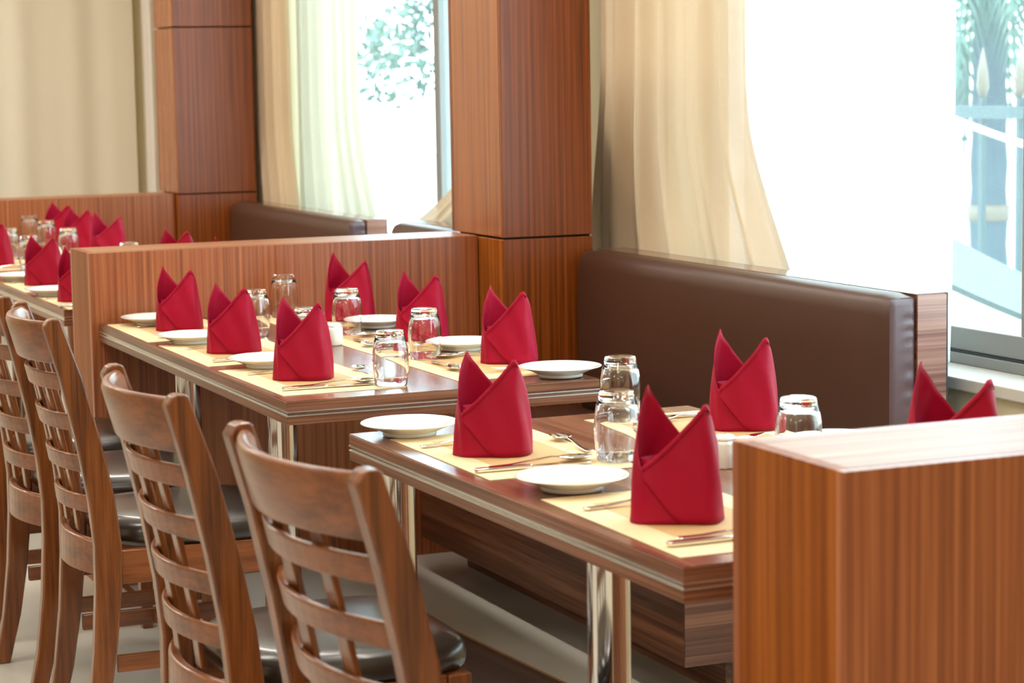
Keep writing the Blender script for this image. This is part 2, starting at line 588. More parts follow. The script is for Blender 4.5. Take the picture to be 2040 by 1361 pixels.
# ------------------------------------------------------------------ tables
def table(x0, x1, y0, y1, rz, label, legs):
    root = empty('dining_table', (x0, y0, 0), rz, label=label, cat='table', group='walnut dining tables with steel edge strips')
    W, L = x1 - x0, y1 - y0
    MB().box(0.001, W - 0.001, 0.001, L - 0.001, 0.7485, 0.75).build('top_veneer', M['table'], root)
    MB().box(0.0, W, 0.0, L, 0.7285, 0.7484).build('top_board', M['table_edge'], root, bevel=0.0012)
    MB().box(-0.0008, W + 0.0008, -0.0008, L + 0.0008, 0.7262, 0.7284).build('steel_edge_strip', M['strip'], root)
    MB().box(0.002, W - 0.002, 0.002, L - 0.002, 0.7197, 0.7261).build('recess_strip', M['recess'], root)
    MB().box(-0.0008, W + 0.0008, -0.0008, L + 0.0008, 0.7178, 0.7196).build('steel_edge_strip', M['strip'], root)
    MB().box(0.0, W, 0.0, L, 0.700, 0.7177).build('lower_board', M['table_edge'], root, bevel=0.0012)
    for lx, ly in legs:
        l = MB().lathe([(0.033, 0.008), (0.033, 0.694)], 32, lx, ly).build('leg', M['chrome'], root, smooth=True)
        l.modifiers.new('es', 'EDGE_SPLIT').split_angle = math.radians(40)
        MB().lathe([(0.06, 0.0), (0.06, 0.006), (0.036, 0.0079)], 32, lx, ly).build('floor_flange', M['chrome'], l)
        MB().lathe([(0.05, 0.6942), (0.05, 0.6998)], 32, lx, ly).build('top_plate', M['chrome'], l)
    return root


T1 = table(1.362, 2.08, 2.61, 3.92, 0.012, 'first walnut table, two settings a side, next to the out of focus divider', [(0.072, 0.37), (0.072, 1.25), (0.66, 0.37)])
T2 = table(1.372, 2.085, 4.385, 6.13, -0.006, 'middle walnut table, three settings a side, butted against the middle divider', [(0.092, 0.335), (0.092, 1.145)])
T3 = table(1.378, 2.085, 6.57, 8.0, 0.0, 'third table, just behind the middle divider, its corner showing past the chairs', [(0.066, 0.24), (0.066, 1.2)])
T4 = table(1.378, 2.085, 8.06, 9.55, 0.0, 'farthest table with upturned glasses, against the last divider', [(0.066, 0.24), (0.066, 1.2)])


# ------------------------------------------------------------------ chairs
POST = [(-0.250, 0.0), (-0.222, 0.12), (-0.203, 0.25), (-0.192, 0.38), (-0.190, 0.47), (-0.200, 0.57), (-0.222, 0.69), (-0.252, 0.82), (-0.284, 0.94)]


def post_x(z):
    for (xa, za), (xb, zb) in zip(POST[:-1], POST[1:]):
        if z <= zb:
            t = (z - za) / (zb - za)
            return xa + (xb - xa) * t
    return POST[-1][0]


def arc_slat(zc, h, thick, half, sag, z_round=0.0, n=14, lean=0.0, dx=0.0):
    """horizontal back rail that bows away from the sitter"""
    rings = []
    for a in range(n + 1):
        y = -half + 2 * half * a / n
        s = sag * (1 - (y / half) ** 2)
        ring = []
        for dz, dxx in ((-h / 2, -thick / 2), (-h / 2, thick / 2), (h / 2 - z_round, thick / 2), (h / 2, thick / 4), (h / 2, -thick / 4), (h / 2 - z_round, -thick / 2)):
            z = zc + dz
            ring.append((post_x(z) - s + dxx + dx, y, z))
        rings.append(ring)
    return MB().loft(rings)


def make_chair(label):
    root = empty('dining_chair', (0, 0, 0), label=label, cat='chair', group='ladder back dining chairs along the aisle')
    hw = 0.205
    for sy in (-1, 1):
        rings = []
        prof = []
        for k, (x, z) in enumerate(POST):
            w = [0.036, 0.042, 0.048, 0.054, 0.056, 0.054, 0.050, 0.046, 0.040][k]
            prof.append((x, z, w))
        prof[-1] = (prof[-1][0], 0.925, 0.040)
        prof.append((-0.2815, 0.937, 0.028))
        prof.append((-0.2825, 0.941, 0.014))
        y0, y1 = sy * hw - 0.0155, sy * hw + 0.0155
        for x, z, w in prof:
            rings.append([(x - w / 2, y0, z), (x + w / 2, y0, z), (x + w / 2, y1, z), (x - w / 2, y1, z)])
        MB().loft(rings).build('rear_leg', M['chair'], root, bevel=0.004)
    for sy in (-1, 1):
        rings = []
        for z, w in ((0.0, 0.028), (0.2, 0.036), (0.455, 0.040)):
            x = 0.165
            y = sy * 0.190
            rings.append([(x - w / 2, y - w / 2, z), (x + w / 2, y - w / 2, z), (x + w / 2, y + w / 2, z), (x - w / 2, y + w / 2, z)])
        MB().loft(rings).build('front_leg', M['chair'], root, bevel=0.003)
    # crest rail, tall and rolled at the top
    arc_slat(0.889, 0.088, 0.024, hw - 0.0158, 0.052, 0.012, 18).build('crest_rail', M['chair_y'], root, smooth=True, bevel=0.004)
    for zc in (0.806, 0.721, 0.634, 0.548):
        arc_slat(zc, 0.036, 0.012, hw - 0.0158, 0.050, 0.003).build('slat', M['chair_y'], root, bevel=0.002)
    for y in (-0.066, 0.066):
        rings = []
        s = 0.050 * (1 - (y / (hw - 0.0158)) ** 2)
        for a in range(9):
            z = 0.480 + (0.850 - 0.480) * a / 8
            x = post_x(z) - s + 0.013
            rings.append([(x - 0.005, y - 0.017, z), (x + 0.005, y - 0.017, z), (x + 0.005, y + 0.017, z), (x - 0.005, y + 0.017, z)])
        MB().loft(rings).build('spindle', M['chair'], root, bevel=0.002)
    # aprons
    arc_slat(0.438, 0.072, 0.02, hw - 0.0158, 0.046, 0.004).build('apron', M['chair_y'], root, bevel=0.002)
    MB().box(0.156, 0.176, -0.168, 0.168, 0.385, 0.455).build('apron', M['chair_y'], root, bevel=0.002)
    for sy in (-1, 1):
        MB().box(-0.163, 0.144, sy * 0.196 - 0.010, sy * 0.196 + 0.010, 0.385, 0.455).build('apron', M['chair_x'], root, bevel=0.002)
        MB().box(-0.178, 0.148, sy * 0.196 - 0.008, sy * 0.196 + 0.008, 0.20, 0.235).build('stretcher', M['chair_x'], root, bevel=0.002)
    MB().box(-0.02, -0.002, -0.1875, 0.1875, 0.205, 0.232).build('stretcher', M['chair_y'], root, bevel=0.002)
    # padded seat
    rings = []
    outline = []
    n = 40
    for k in range(n):
        a = 2 * PI * k / n
        ca, sa = math.cos(a), math.sin(a)
        p = 5.0
        rr = (abs(ca) ** p + abs(sa) ** p) ** (-1 / p)
        outline.append((rr * ca, rr * sa))
    for sc, z in ((0.955, 0.456), (0.995, 0.465), (1.0, 0.477), (0.985, 0.493), (0.94, 0.503), (0.80, 0.510), (0.45, 0.514)):
        ring = []
        for u, v in outline:
            hwid = 0.212 if u > 0 else 0.212 - 0.030 * (-u)
            ring.append((0.012 + u * 0.196 * sc, v * hwid * sc * (0.90 if u < -0.85 else 1.0), z))
        rings.append(ring)
    MB().loft(rings).build('seat_cushion', M['seat_leather'], root, smooth=True)
    return root


chair0 = make_chair('ladder back chair at the far end of the middle table, nearly out of frame')
chair0.location = (1.20, 5.82, 0)
dup(chair0, (1.205, 5.235, 0), 0.0, 'walnut ladder back chair cut off by the frame edge, second from the middle divider')
dup(chair0, (1.205, 4.665, 0), -0.04, 'walnut ladder back chair with knotty grain, at the open end of the middle table')
dup(chair0, (1.133, 3.47, 0), 0.0, 'walnut ladder back chair pulled up at the first table, its back below the table corner')
dup(chair0, (1.150, 2.745, 0), 0.066, 'largest ladder back chair in view, closest to the front divider', (1.0, 1.07, 1.0))


# ------------------------------------------------------------------ table settings
def catmull(pts, n):
    out = []
    m = len(pts)
    for k in range(n):
        t = k / n * m
        i = int(t)
        f = t - i
        p = [pts[(i + d) % m] for d in (-1, 0, 1, 2)]
        q = []
        for c in range(len(pts[0])):
            a, b, cc, d = p[0][c], p[1][c], p[2][c], p[3][c]
            q.append(0.5 * (2 * b + (cc - a) * f + (2 * a - 5 * b + 4 * cc - d) * f * f + (-a + 3 * b - 3 * cc + d) * f ** 3))
        out.append(tuple(q))
    return out


# footprint (x right, y away from the viewer's side) walked counter-clockwise from the front right corner
FOOT = [(0.050, -0.039), (0.061, -0.012), (0.062, 0.014), (0.042, 0.036), (0.010, 0.042), (-0.026, 0.040), (-0.050, 0.028), (-0.061, 0.004), (-0.058, -0.018), (-0.044, -0.034), (-0.010, -0.039), (0.024, -0.042)]


def napkin_mesh(H1, H2, wscale, seed):
    rnd = random.Random(seed)
    NF = 72
    foot = catmull(FOOT, NF)
    rim_nodes = [1.0 * H2, 0.74 * H2, 0.55 * H2, 0.44 * H2, 0.62 * H1, 0.84 * H1, 1.0 * H1, 0.80 * H1, 0.50 * H1, None, None, None]
    hl = 0.40 * H1
    rim = []
    for k in range(NF):
        t = k / NF * 12
        i = int(t)
        f = t - i
        if t < 8.6:
            a = rim_nodes[i]
            b = rim_nodes[i + 1] if rim_nodes[i + 1] is not None else hl
            if i == 8:
                b = hl
                f = min(1, f / 0.6)
            rim.append(a + (b - a) * f)
        else:
            xx = (foot[k][0] + 0.055) / (0.046 + 0.055)
            xx = max(0.0, min(1.0, xx))
            rim.append(hl + (H2 - hl) * xx ** 1.05)
    jit = [rnd.uniform(-1, 1) for _ in range(6)]

    def pos(k, z, off=0.0):
        x, y = foot[k % NF]
        xa, ya = foot[(k - 1) % NF]
        xb, yb = foot[(k + 1) % NF]
        nx, ny = yb - ya, -(xb - xa)
        l = math.hypot(nx, ny) or 1
        nx, ny = nx / l, ny / l
        tz = z / 0.18
        s = 1.02 - 0.22 * max(0, tz) ** 1.7 - 0.02 * tz
        a = 2 * PI * k / NF
        wob = 0.0016 * math.sin(3 * a + 4 * jit[0] + z * 30 * jit[1]) + 0.0012 * math.sin(7 * a + 5 * jit[2] + z * 50)
        x = x * s + 0.004 * jit[3] * tz
        y = y * s * (1 - 0.12 * tz) + 0.004 * jit[4] * tz
        return ((x + nx * (off + wob)) * wscale, (y + ny * (off + wob)) * wscale, z)

    mb = MB()
    R = 14
    rows = []
    for r in range(R + 1):
        rows.append([pos(k, rim[k] * r / R, 0.003 * (1 - r / R) ** 6) for k in range(NF)])
    mb.grid(rows, True)
    # outer flap: diagonal lower edge on the front, runs to the right hand peak and round the side
    ks = [k for k in range(NF) if k / NF * 12 >= 8.75] + [NF + k for k in range(0, int(NF * 2.6 / 12))]
    rows = []
    for r in range(R + 1):
        row = []
        for k in ks:
            kk = k % NF
            x = foot[kk][0]
            front = k < NF
            if front:
                u = (x + 0.055) / 0.050
                lo = hl * 0.985 * (1 - u) + 0.05 * H1 * u if u < 1 else 0.05 * H1 * max(0, 1 - (u - 1) * 3)
            else:
                lo = 0.0
            top = rim[kk] * 1.004 + 0.0005
            lo = max(0.0008, min(lo, top - 0.001))
            row.append(pos(kk, lo + (top - lo) * r / R, 0.0062 - 0.0030 * r / R))
        rows.append(row)
    mb.grid(rows)
    # stitched hem along the flap's slanting edge
    rows = []
    for r in range(3):
        row = []
        for k in ks[:int(len(ks) * 0.62)]:
            kk = k % NF
            top = rim[kk] * 1.004 + 0.0010
            row.append(pos(kk, max(0.001, top - 0.009 + 0.009 * r / 2), 0.0056 - 0.0004 * r))
        rows.append(row)
    mb.grid(rows)
    # inner fold seen down inside
    rows = []
    for r in range(7):
        row = []
        for k in range(NF):
            x, y, z = pos(k, 0.46 * H1 * r / 6, -0.004)
            row.append((x * 0.88, y * 0.80, z + 0.001))
        rows.append(row)
    mb.grid(rows, True)
    return mb


NAPS = []
for s, (H1, H2, ws) in enumerate(((0.180, 0.166, 1.0), (0.176, 0.163, 0.98), (0.190, 0.166, 1.02))):
    o = napkin_mesh(H1, H2, ws, s + 3).build('folded_napkin', M['napkin'], None, smooth=True, solid=0.0013)
    NAPS.append(o)
NAP_USED = set()


def place_single(proto, used, loc, rz, scale, label, cat, group):
    if proto.name in used:
        o = proto.copy()
        COL.objects.link(o)
    else:
        o = proto
        used.add(proto.name)
    o.location = loc
    o.rotation_euler = (0, 0, rz)
    if scale:
        o.scale = scale
    return tag(o, label, cat, group)


# side plate
def plate_mesh():
    prof = [(0.0, 0.006), (0.050, 0.006), (0.058, 0.009), (0.070, 0.0145), (0.090, 0.0215), (0.0915, 0.0225), (0.0905, 0.0235), (0.088, 0.0232), (0.070, 0.0172), (0.060, 0.0118), (0.052, 0.0092), (0.0, 0.0085)]
    mb = MB()
    n = 48
    rings = [[(max(r, 0.0005) * math.cos(2 * PI * k / n), max(r, 0.0005) * math.sin(2 * PI * k / n), z) for k in range(n)] for r, z in prof]
    mb.loft(rings)
    foot = [(0.050, 0.0061), (0.050, 0.0), (0.045, 0.0), (0.045, 0.0061)]
    mb.loft([[(r * math.cos(2 * PI * k / n), r * math.sin(2 * PI * k / n), z) for k in range(n)] for r, z in foot], cap=False)
    return mb


def tumbler_mesh():
    """upturned tumbler: open rim on the table, thick base on top"""
    outer = [(0.0335, 0.0), (0.0345, 0.0015), (0.0372, 0.020), (0.0392, 0.040), (0.0396, 0.056), (0.0384, 0.076), (0.0350, 0.096), (0.0312, 0.110), (0.0300, 0.1165), (0.0290, 0.1185), (0.0270, 0.1195), (0.0, 0.1188)]
    inner = [(0.0, 0.1040), (0.0240, 0.1042), (0.0280, 0.1015), (0.0325, 0.094), (0.0362, 0.075), (0.0374, 0.056), (0.0370, 0.040), (0.0350, 0.020), (0.0326, 0.0015), (0.0329, 0.0)]
    n = 40
    mb = MB()
    prof = outer + inner
    rings = [[(max(r, 0.0004) * math.cos(2 * PI * k / n), max(r, 0.0004) * math.sin(2 * PI * k / n), z) for k in range(n)] for r, z in prof]
    mb.grid(rings[:len(outer)], True)
    i0 = len(mb.v)
    mb.grid(rings[len(outer):], True)
    # centre caps and lip
    a = (len(outer) - 1) * n
    mb.f.append(tuple(a + k for k in range(n)))
    mb.f.append(tuple(i0 + k for k in range(n)))
    b = i0 + (len(inner) - 1) * n
    for k in range(n):
        c = (k + 1) % n
        mb.f.append((k, c, b + c, b + k))
    return mb


def ribbon(mb, spine, cols=5, thick=0.0016):
    """spine rows: (s, y centre, half width, z, sag). Closed flat bar with optional hollow"""
    top, bot = [], []
    for s, yc, w, z, sag in spine:
        tr, br = [], []
        for c in range(cols):
            t = -1 + 2 * c / (cols - 1)
            zz = z - sag * (1 - t * t)
            tr.append((s, yc + w * t, zz + thick / 2))
            br.append((s, yc + w * t, zz - thick / 2))
        top.append(tr)
        bot.append(br)
    rings = [a + b[::-1] for a, b in zip(top, bot)]
    mb.loft(rings)
    return mb


def spoon_mesh(L=0.19):
    mb = MB()
    k = L / 0.19
    sp = []
    for s, w, z, sag in ((0.0, 0.0055, 0.0032, 0), (0.006, 0.0078, 0.0032, 0), (0.04, 0.0064, 0.0040, 0), (0.085, 0.0038, 0.0085, 0), (0.115, 0.0030, 0.0115, 0), (0.128, 0.0040, 0.0100, 0.0003), (0.135, 0.0110, 0.0092, 0.0022), (0.145, 0.0170, 0.0090, 0.0050), (0.158, 0.0195, 0.0090, 0.0068), (0.172, 0.0170, 0.0088, 0.0055), (0.183, 0.0105, 0.0084, 0.0026), (0.190, 0.0030, 0.0080, 0.0002)):
        sp.append((s * k - 0.095 * k, 0.0, w, z, sag))
    return ribbon(mb, sp, 7)


def fork_mesh():
    mb = MB()
    sp = [(s - 0.095, 0.0, w, z, sag) for s, w, z, sag in ((0.0, 0.0055, 0.0030, 0), (0.006, 0.0078, 0.0030, 0), (0.04, 0.0062, 0.0040, 0), (0.085, 0.0036, 0.0085, 0), (0.115, 0.0030, 0.0110, 0), (0.128, 0.0090, 0.0095, 0.001), (0.140, 0.0120, 0.0080, 0.0015), (0.146, 0.0122, 0.0076, 0.001))]
    ribbon(mb, sp, 5)
    for q in range(4):
        y = -0.0102 + q * 0.0068
        ribbon(mb, [(0.051, y, 0.0020, 0.0074, 0), (0.070, y, 0.0018, 0.0064, 0), (0.088, y, 0.0014, 0.0078, 0), (0.096, y, 0.0006, 0.0092, 0)], 3)
    return mb


def make_knife():
    root = empty('table_knife', (0, 0, 0))
    h = MB()
    ribbon(h, [(-0.105, 0, 0.0050, 0.0040, 0), (-0.100, 0, 0.0072, 0.0040, 0), (-0.06, 0, 0.0080, 0.0042, 0), (-0.015, 0, 0.0062, 0.0042, 0), (-0.004, 0, 0.0048, 0.0042, 0)], 5, 0.0062)
    h.build('handle', M['steel'], root, smooth=True, bevel=0.001)
    b = MB()
    ribbon(b, [(-0.0038, 0, 0.0050, 0.0036, 0), (0.01, 0.0008, 0.0085, 0.0032, 0), (0.06, 0.001, 0.0092, 0.0030, 0), (0.09, 0.0005, 0.0080, 0.0030, 0), (0.104, -0.003, 0.0030, 0.0030, 0)], 3, 0.0016)
    b.build('blade', M['steel'], root)
    return root


def make_shaker():
    root = empty('salt_shaker', (0, 0, 0))
    n = 24

    def ring(r, z):
        out = []
        for k in range(n):
            a = 2 * PI * k / n
            ca, sa = math.cos(a), math.sin(a)
            rr = (abs(ca) ** 4 + abs(sa) ** 4) ** (-0.25) * r
            out.append((rr * ca, rr * sa, z))
        return out
    MB().loft([ring(r, z) for r, z in ((0.0165, 0.0), (0.0185, 0.002), (0.0185, 0.040), (0.0175, 0.046))]).build('body', M['ceramic'], root, smooth=True)
    MB().loft([ring(r, z) for r, z in ((0.0172, 0.0462), (0.0165, 0.051), (0.0130, 0.0555), (0.006, 0.057))]).build('cap', M['ceramic'], root, smooth=True)
    for a in range(3):
        x, y = 0.005 * math.cos(a * 2.09), 0.005 * math.sin(a * 2.09)
        MB().lathe([(0.001, 0.0566), (0.001, 0.0575)], 8, x, y).build('hole', M['alu_dark'], root)
    return root


def make_mat():
    root = empty('place_mat', (0, 0, 0))
    MB().box(-0.138, 0.138, -0.240, 0.240, 0.0, 0.0010).build('border', M['mat'], root)
    MB().box(-0.082, 0.088, -0.170, 0.170, 0.00105, 0.0013).build('center_panel', M['mat_in'], root)
    return root


plate0 = plate_mesh().build('side_plate', M['ceramic'], None, smooth=True)
glass0 = tumbler_mesh().build('drinking_glass', M['glass'], None, smooth=True)
fork0 = fork_mesh().build('dinner_fork', M['steel'], None, smooth=True)
spoon0 = spoon_mesh(0.195).build('table_spoon', M['steel'], None, smooth=True)
dess0 = spoon_mesh(0.18).build('dessert_spoon', M['steel'], None, smooth=True)
knife0 = make_knife()
mat0 = make_mat()
shaker0 = make_shaker()
USED = set()


def place_tree(proto, loc, rz, label, cat, group):
    if proto.name in USED:
        o = dup(proto, loc, rz)
    else:
        USED.add(proto.name)
        o = proto
        o.location = loc
        o.rotation_euler = (0, 0, rz)
    return tag(o, label, cat, group)


TT = 0.7503      # table top
MT = TT + 0.0015   # mat top
VIEW = -YAW      # napkins all turned the same way

# (where, side, x, y, which napkin, height scale, width scale, turn, plate du/dv or None)
SETTINGS = [
    ('first table', 'chair side, by the gap between tables', 1, 1.490, 3.575, 0, 1.00, 1.02, 0.00, (-0.050, -0.272)),
    ('first table', 'chair side, by the front divider', 1, 1.500, 2.900, 2, 1.04, 1.00, 0.00, (-0.030, -0.296)),
    ('first table', 'bench side, by the gap between tables', -1, 2.010, 3.610, 0, 1.02, 0.96, 0.05, (-0.02, -0.30)),
    ('first table', 'bench side, tips above the front divider', -1, 1.985, 2.900, 2, 1.06, 1.14, 0.10, None),
    ('middle table', 'chair side, open end', 1, 1.510, 4.705, 0, 1.02, 0.98, 0.05, (-0.005, -0.245)),
    ('middle table', 'chair side, middle seat', 1, 1.515, 5.265, 1, 0.97, 0.98, -0.04, (-0.035, -0.250)),
    ('middle table', 'chair side, by the middle divider', 1, 1.530, 5.830, 1, 0.98, 0.93, 0.12, (-0.022, -0.175)),
    ('middle table', 'bench side, open end', -1, 2.020, 4.735, 1, 1.01, 0.98, -0.05, (-0.003, -0.284)),
    ('middle table', 'bench side, middle seat', -1, 2.010, 5.270, 1, 1.01, 1.00, 0.05, (-0.011, -0.254)),
    ('middle table', 'bench side, by the middle divider', -1, 2.010, 5.830, 2, 0.98, 1.02, 0.15, (-0.004, -0.22)),
    ('third table', 'chair side, cut off by the divider', 1, 1.475, 6.800, 1, 0.95, 1.0, 0.0, (-0.03, -0.235)),
    ('third table', 'chair side, between two plates', 1, 1.500, 7.440, 1, 0.95, 1.0, 0.05, (-0.04, -0.20)),
    ('third table', 'bench side, only tips over the divider', -1, 1.985, 6.930, 1, 0.95, 0.95, 0.0, None),
    ('third table', 'bench side, twin peaks over the divider', -1, 1.965, 7.470, 1, 0.95, 1.0, 0.0, None),
    ('farthest table', 'chair side, cut by the frame edge', 1, 1.505, 8.360, 1, 0.95, 1.0, 0.0, None),
    ('farthest table', 'bench side, wide open peaks', -1, 1.965, 8.520, 2, 0.94, 1.05, 0.35, None),
    ('farthest table', 'bench side, in the middle of three', -1, 1.960, 8.960, 1, 0.98, 1.1, -0.1, None),
    ('farthest table', 'bench side, closest to the last divider', -1, 1.965, 9.330, 1, 1.0, 1.2, -0.2, None),
]
for where, side, d, x, y, nk, hs, ws, turn, plate in SETTINGS:
    rz = 0.0 if d == 1 else PI
    rj = random.uniform

    def at(u, v):
        # u towards the table centre, v to the diner's right
        return (x + d * u, y - d * v)
    tail = '%s, %s' % (where, side)
    mx, my = at(0.038, 0.0)
    mx = 1.388 + 0.138 if d == 1 else 2.074 - 0.138
    place_tree(mat0, (mx, my, TT), rz + rj(-0.015, 0.015), 'straw place mat on the ' + tail, 'place mat', 'straw place mats under the settings')
    nap = NAPS[nk]
    place_single(nap, NAP_USED, (x, y, MT + 0.0008), VIEW + turn, (ws, ws, hs), 'crimson folded napkin on the ' + tail, 'napkin', 'crimson napkins folded into peaks')
    if plate:
        px, py = at(*plate)
        place_single(plate0, USED, (px, py, MT + 0.0006), rj(0, 6), None, 'white side plate on the ' + tail, 'plate', 'white side plates')
        fx, fy = at(0.000, -0.135)
        fz = 0.0
        place_single(fork0, USED, (at(0.005, -0.128)[0], at(0.005, -0.128)[1], MT + 0.0002), rz + rj(0.05, 0.22), None, 'steel dinner fork on the ' + tail, 'fork', 'steel dinner forks')
    kx, ky = at(0.005, 0.172)
    place_tree(knife0, (kx, ky, MT), rz + rj(-0.05, 0.03), 'steel table knife on the ' + tail, 'knife', 'steel table knives')
    sx, sy = at(0.030, 0.145)
    place_single(spoon0, USED, (sx, sy, MT + 0.0002), rz + rj(-0.08, 0.12), None, 'steel table spoon on the ' + tail, 'spoon', 'steel table spoons')
    dx, dy = at(0.160, -0.01)
    place_single(dess0, USED, (dx, dy, MT + 0.0002), PI / 2 * d + rj(-0.14, 0.02), None, 'steel dessert spoon on the ' + tail, 'spoon', 'steel dessert spoons')

GLASSES = [
    (1.654, 3.409, 'upturned tumbler on the first table, chair side, between the two crimson napkins'),
    (1.870, 3.836, 'upturned tumbler on the first table, bench side, by its far corner'),
    (1.881, 3.187, 'upturned tumbler on the first table, bench side, half behind the front divider'),
    (1.650, 2.755, 'upturned tumbler on the first table, chair side, behind the front divider'),
    (1.645, 4.502, 'upturned tumbler on the middle table, chair side, open end'),
    (1.644, 5.067, 'upturned tumbler on the middle table, chair side, mostly behind a napkin'),
    (1.672, 5.595, 'upturned tumbler on the middle table, chair side, beside the middle napkin'),
    (1.878, 4.902, 'upturned tumbler on the middle table, bench side, open end'),
    (1.887, 5.485, 'upturned tumbler on the middle table, bench side, middle seat'),
    (1.879, 6.000, 'upturned tumbler on the middle table, bench side, against the middle divider'),
    (1.817, 7.551, 'upturned tumbler whose rim just shows over the middle divider'),
    (1.592, 8.146, 'upturned tumbler on the farthest table, half behind a crimson napkin'),
    (1.613, 8.640, 'upturned tumbler on the farthest table, chair side, by the frame edge'),
    (1.810, 8.488, 'upturned tumbler on the farthest table, bench side, closest to the divider end'),
    (1.838, 9.033, 'upturned tumbler on the farthest table, bench side, in the middle'),
    (1.851, 9.440, 'upturned tumbler on the farthest table, tallest against the last divider'),
]
for x, y, lab in GLASSES:
    place_single(glass0, USED, (x, y, MT + 0.0004), random.uniform(0, 3), None, lab, 'glass', 'upturned glass tumblers')
for x, y, lab in ((1.781, 3.262, 'white salt shaker on the first table, behind the crimson napkin'),
                  (1.783, 5.285, 'white salt shaker in the middle of the middle table'),
                  (1.745, 8.42, 'white salt shaker among the tumblers on the farthest table')):
    place_tree(shaker0, (x, y, TT), random.uniform(0, 0.4), lab, 'shaker', 'white salt shakers')

# dark board lying on the floor below the middle table
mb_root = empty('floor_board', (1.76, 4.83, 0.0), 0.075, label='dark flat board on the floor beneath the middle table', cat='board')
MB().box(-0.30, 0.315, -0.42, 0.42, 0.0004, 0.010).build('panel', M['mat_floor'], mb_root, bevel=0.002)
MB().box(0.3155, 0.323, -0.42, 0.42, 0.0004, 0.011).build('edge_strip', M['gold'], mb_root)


# ------------------------------------------------------------------ curtains
def curtain(name, x, top, bot, zt, zb, folds, amp, mat, label, cat, solid=0.0, cols=140, rows=44, flare=1.6, phase=0.0, xs=None, xbot=None):
    mb = MB()
    rr = []
    rnd = random.Random(len(label))
    ph = [rnd.uniform(0, 6.28) for _ in range(4)]
    for r in range(rows + 1):
        v = r / rows
        z = zt + (zb - zt) * v
        w = max(0.0, (v - 0.70) / 0.30) ** flare
        k = max(0.0, min(1.0, (v - 0.62) / 0.26))
        k = k * k * (3 - 2 * k)
        y0 = top[0] + (bot[0] - top[0]) * (w if xbot is None else k)
        y1 = top[1] + (bot[1] - top[1]) * w
        row = []
        for c in range(cols + 1):
            u = c / cols
            y = y0 + (y1 - y0) * u
            a = u * folds * 2 * PI
            dx = amp * (math.sin(a + phase + 0.5 * math.sin(a * 0.37 + ph[0])) + 0.35 * math.sin(2.3 * a + ph[1] + v))
            xc = x if xs is None else xs[0] + (xs[1] - xs[0]) * u
            if xbot is not None:
                xc += (xbot - xc) * k
            row.append((xc + dx * (0.8 + 0.4 * v), y, z))
        rr.append(row)
    mb.grid(rr)
    o = mb.build(name, mat, None, smooth=True)
    return tag(o, label, cat)


curtain('linen_curtain', 2.915, (5.965, 5.205), (6.26, 4.86), 2.75, 0.66, 5.5, 0.020, M['curtain'], 'beige linen curtain hanging beside the middle pillar, sweeping outwards at its hem', 'curtain', xs=(2.850, 2.915), xbot=2.955)
curtain('sheer_curtain', 3.045, (5.45, 4.44), (5.45, 4.455), 2.75, 0.715, 9, 0.010, M['sheer'], 'glowing white sheer curtain over the window above the leather bench', 'curtain')
curtain('linen_curtain', 2.945, (9.83, 9.28), (9.76, 9.10), 2.75, 0.62, 4.5, 0.022, M['curtain'], 'pale linen curtain hanging beside the last pillar', 'curtain')
curtain('sheer_curtain', 3.045, (9.42, 8.62), (9.42, 8.30), 2.75, 0.715, 6, 0.020, M['sheer_dense'], 'white sheer curtain over the window behind the middle divider', 'curtain')
curtain('linen_curtain', 2.945, (6.99, 6.42), (8.05, 6.42), 2.75, 0.80, 4.5, 0.016, M['curtain'], 'grey looking curtain edge flaring out low behind the middle pillar', 'curtain', flare=2.0)


def far_drape(x0, x1, y, mat, label, folds, amp):
    mb = MB()
    rr = []
    for r in range(9):
        z = 2.9 + (0.03 - 2.9) * r / 8
        row = []
        for c in range(161):
            u = c / 160
            a = u * folds * 2 * PI
            row.append((x0 + (x1 - x0) * u, y + amp * (math.sin(a) + 0.4 * math.sin(1.7 * a + 1)), z))
        rr.append(row)
    return tag(mb.grid(rr).build('linen_curtain', mat, None, smooth=True), label, 'curtain')


far_drape(-1.0, 2.70, 10.98, M['blind'], 'wide cream curtain hanging across the end wall', 15, 0.006)
far_drape(2.735, 2.815, 10.95, M['white_cloth'], 'narrow white curtain edge beside the last pillar', 1.5, 0.008)

# ------------------------------------------------------------------ outside
struct('ground', MB().box(3.2, 40, -20, 45, -0.32, -0.12), M['concrete'], 'pale paving outside the windows')
bld = empty('building', (16.0, 12.0, -0.12), label='white building across the street, washed out by the light', cat='building')
MB().box(0, 4, -18, 22, 0, 9).build('wall', M['facade'], bld)
for k in range(6):
    MB().box(-0.06, 0.0, -11 + k * 6, -9 + k * 6, 1.2, 3.4).build('window', M['facade_grey'], bld)

# kerb wall with a curved top
kw = empty('garden_wall', (4.7, 6.4, -0.12), label='low white curved garden wall with a dark coping outside the big window', cat='wall')
mbw, mbc = MB(), MB()
ra, rc = [], []
for k in range(25):
    y = 1.7 - 2.6 * k / 24
    t = k / 24
    h = 0.98 - 0.42 * t + 0.10 * (1 - t) ** 3 - 0.10 * math.sin(t * PI) * 0.6
    ra.append([(0.0, y, 0.0), (0.35, y, 0.0), (0.35, y, h), (0.0, y, h)])
    rc.append([(-0.01, y, h + 0.0005), (0.36, y, h + 0.0005), (0.36, y, h + 0.022), (-0.01, y, h + 0.022)])
mbw.loft(ra).build('wall_body', M['facade'], kw)
mbc.loft(rc).build('coping', M['rail'], kw)

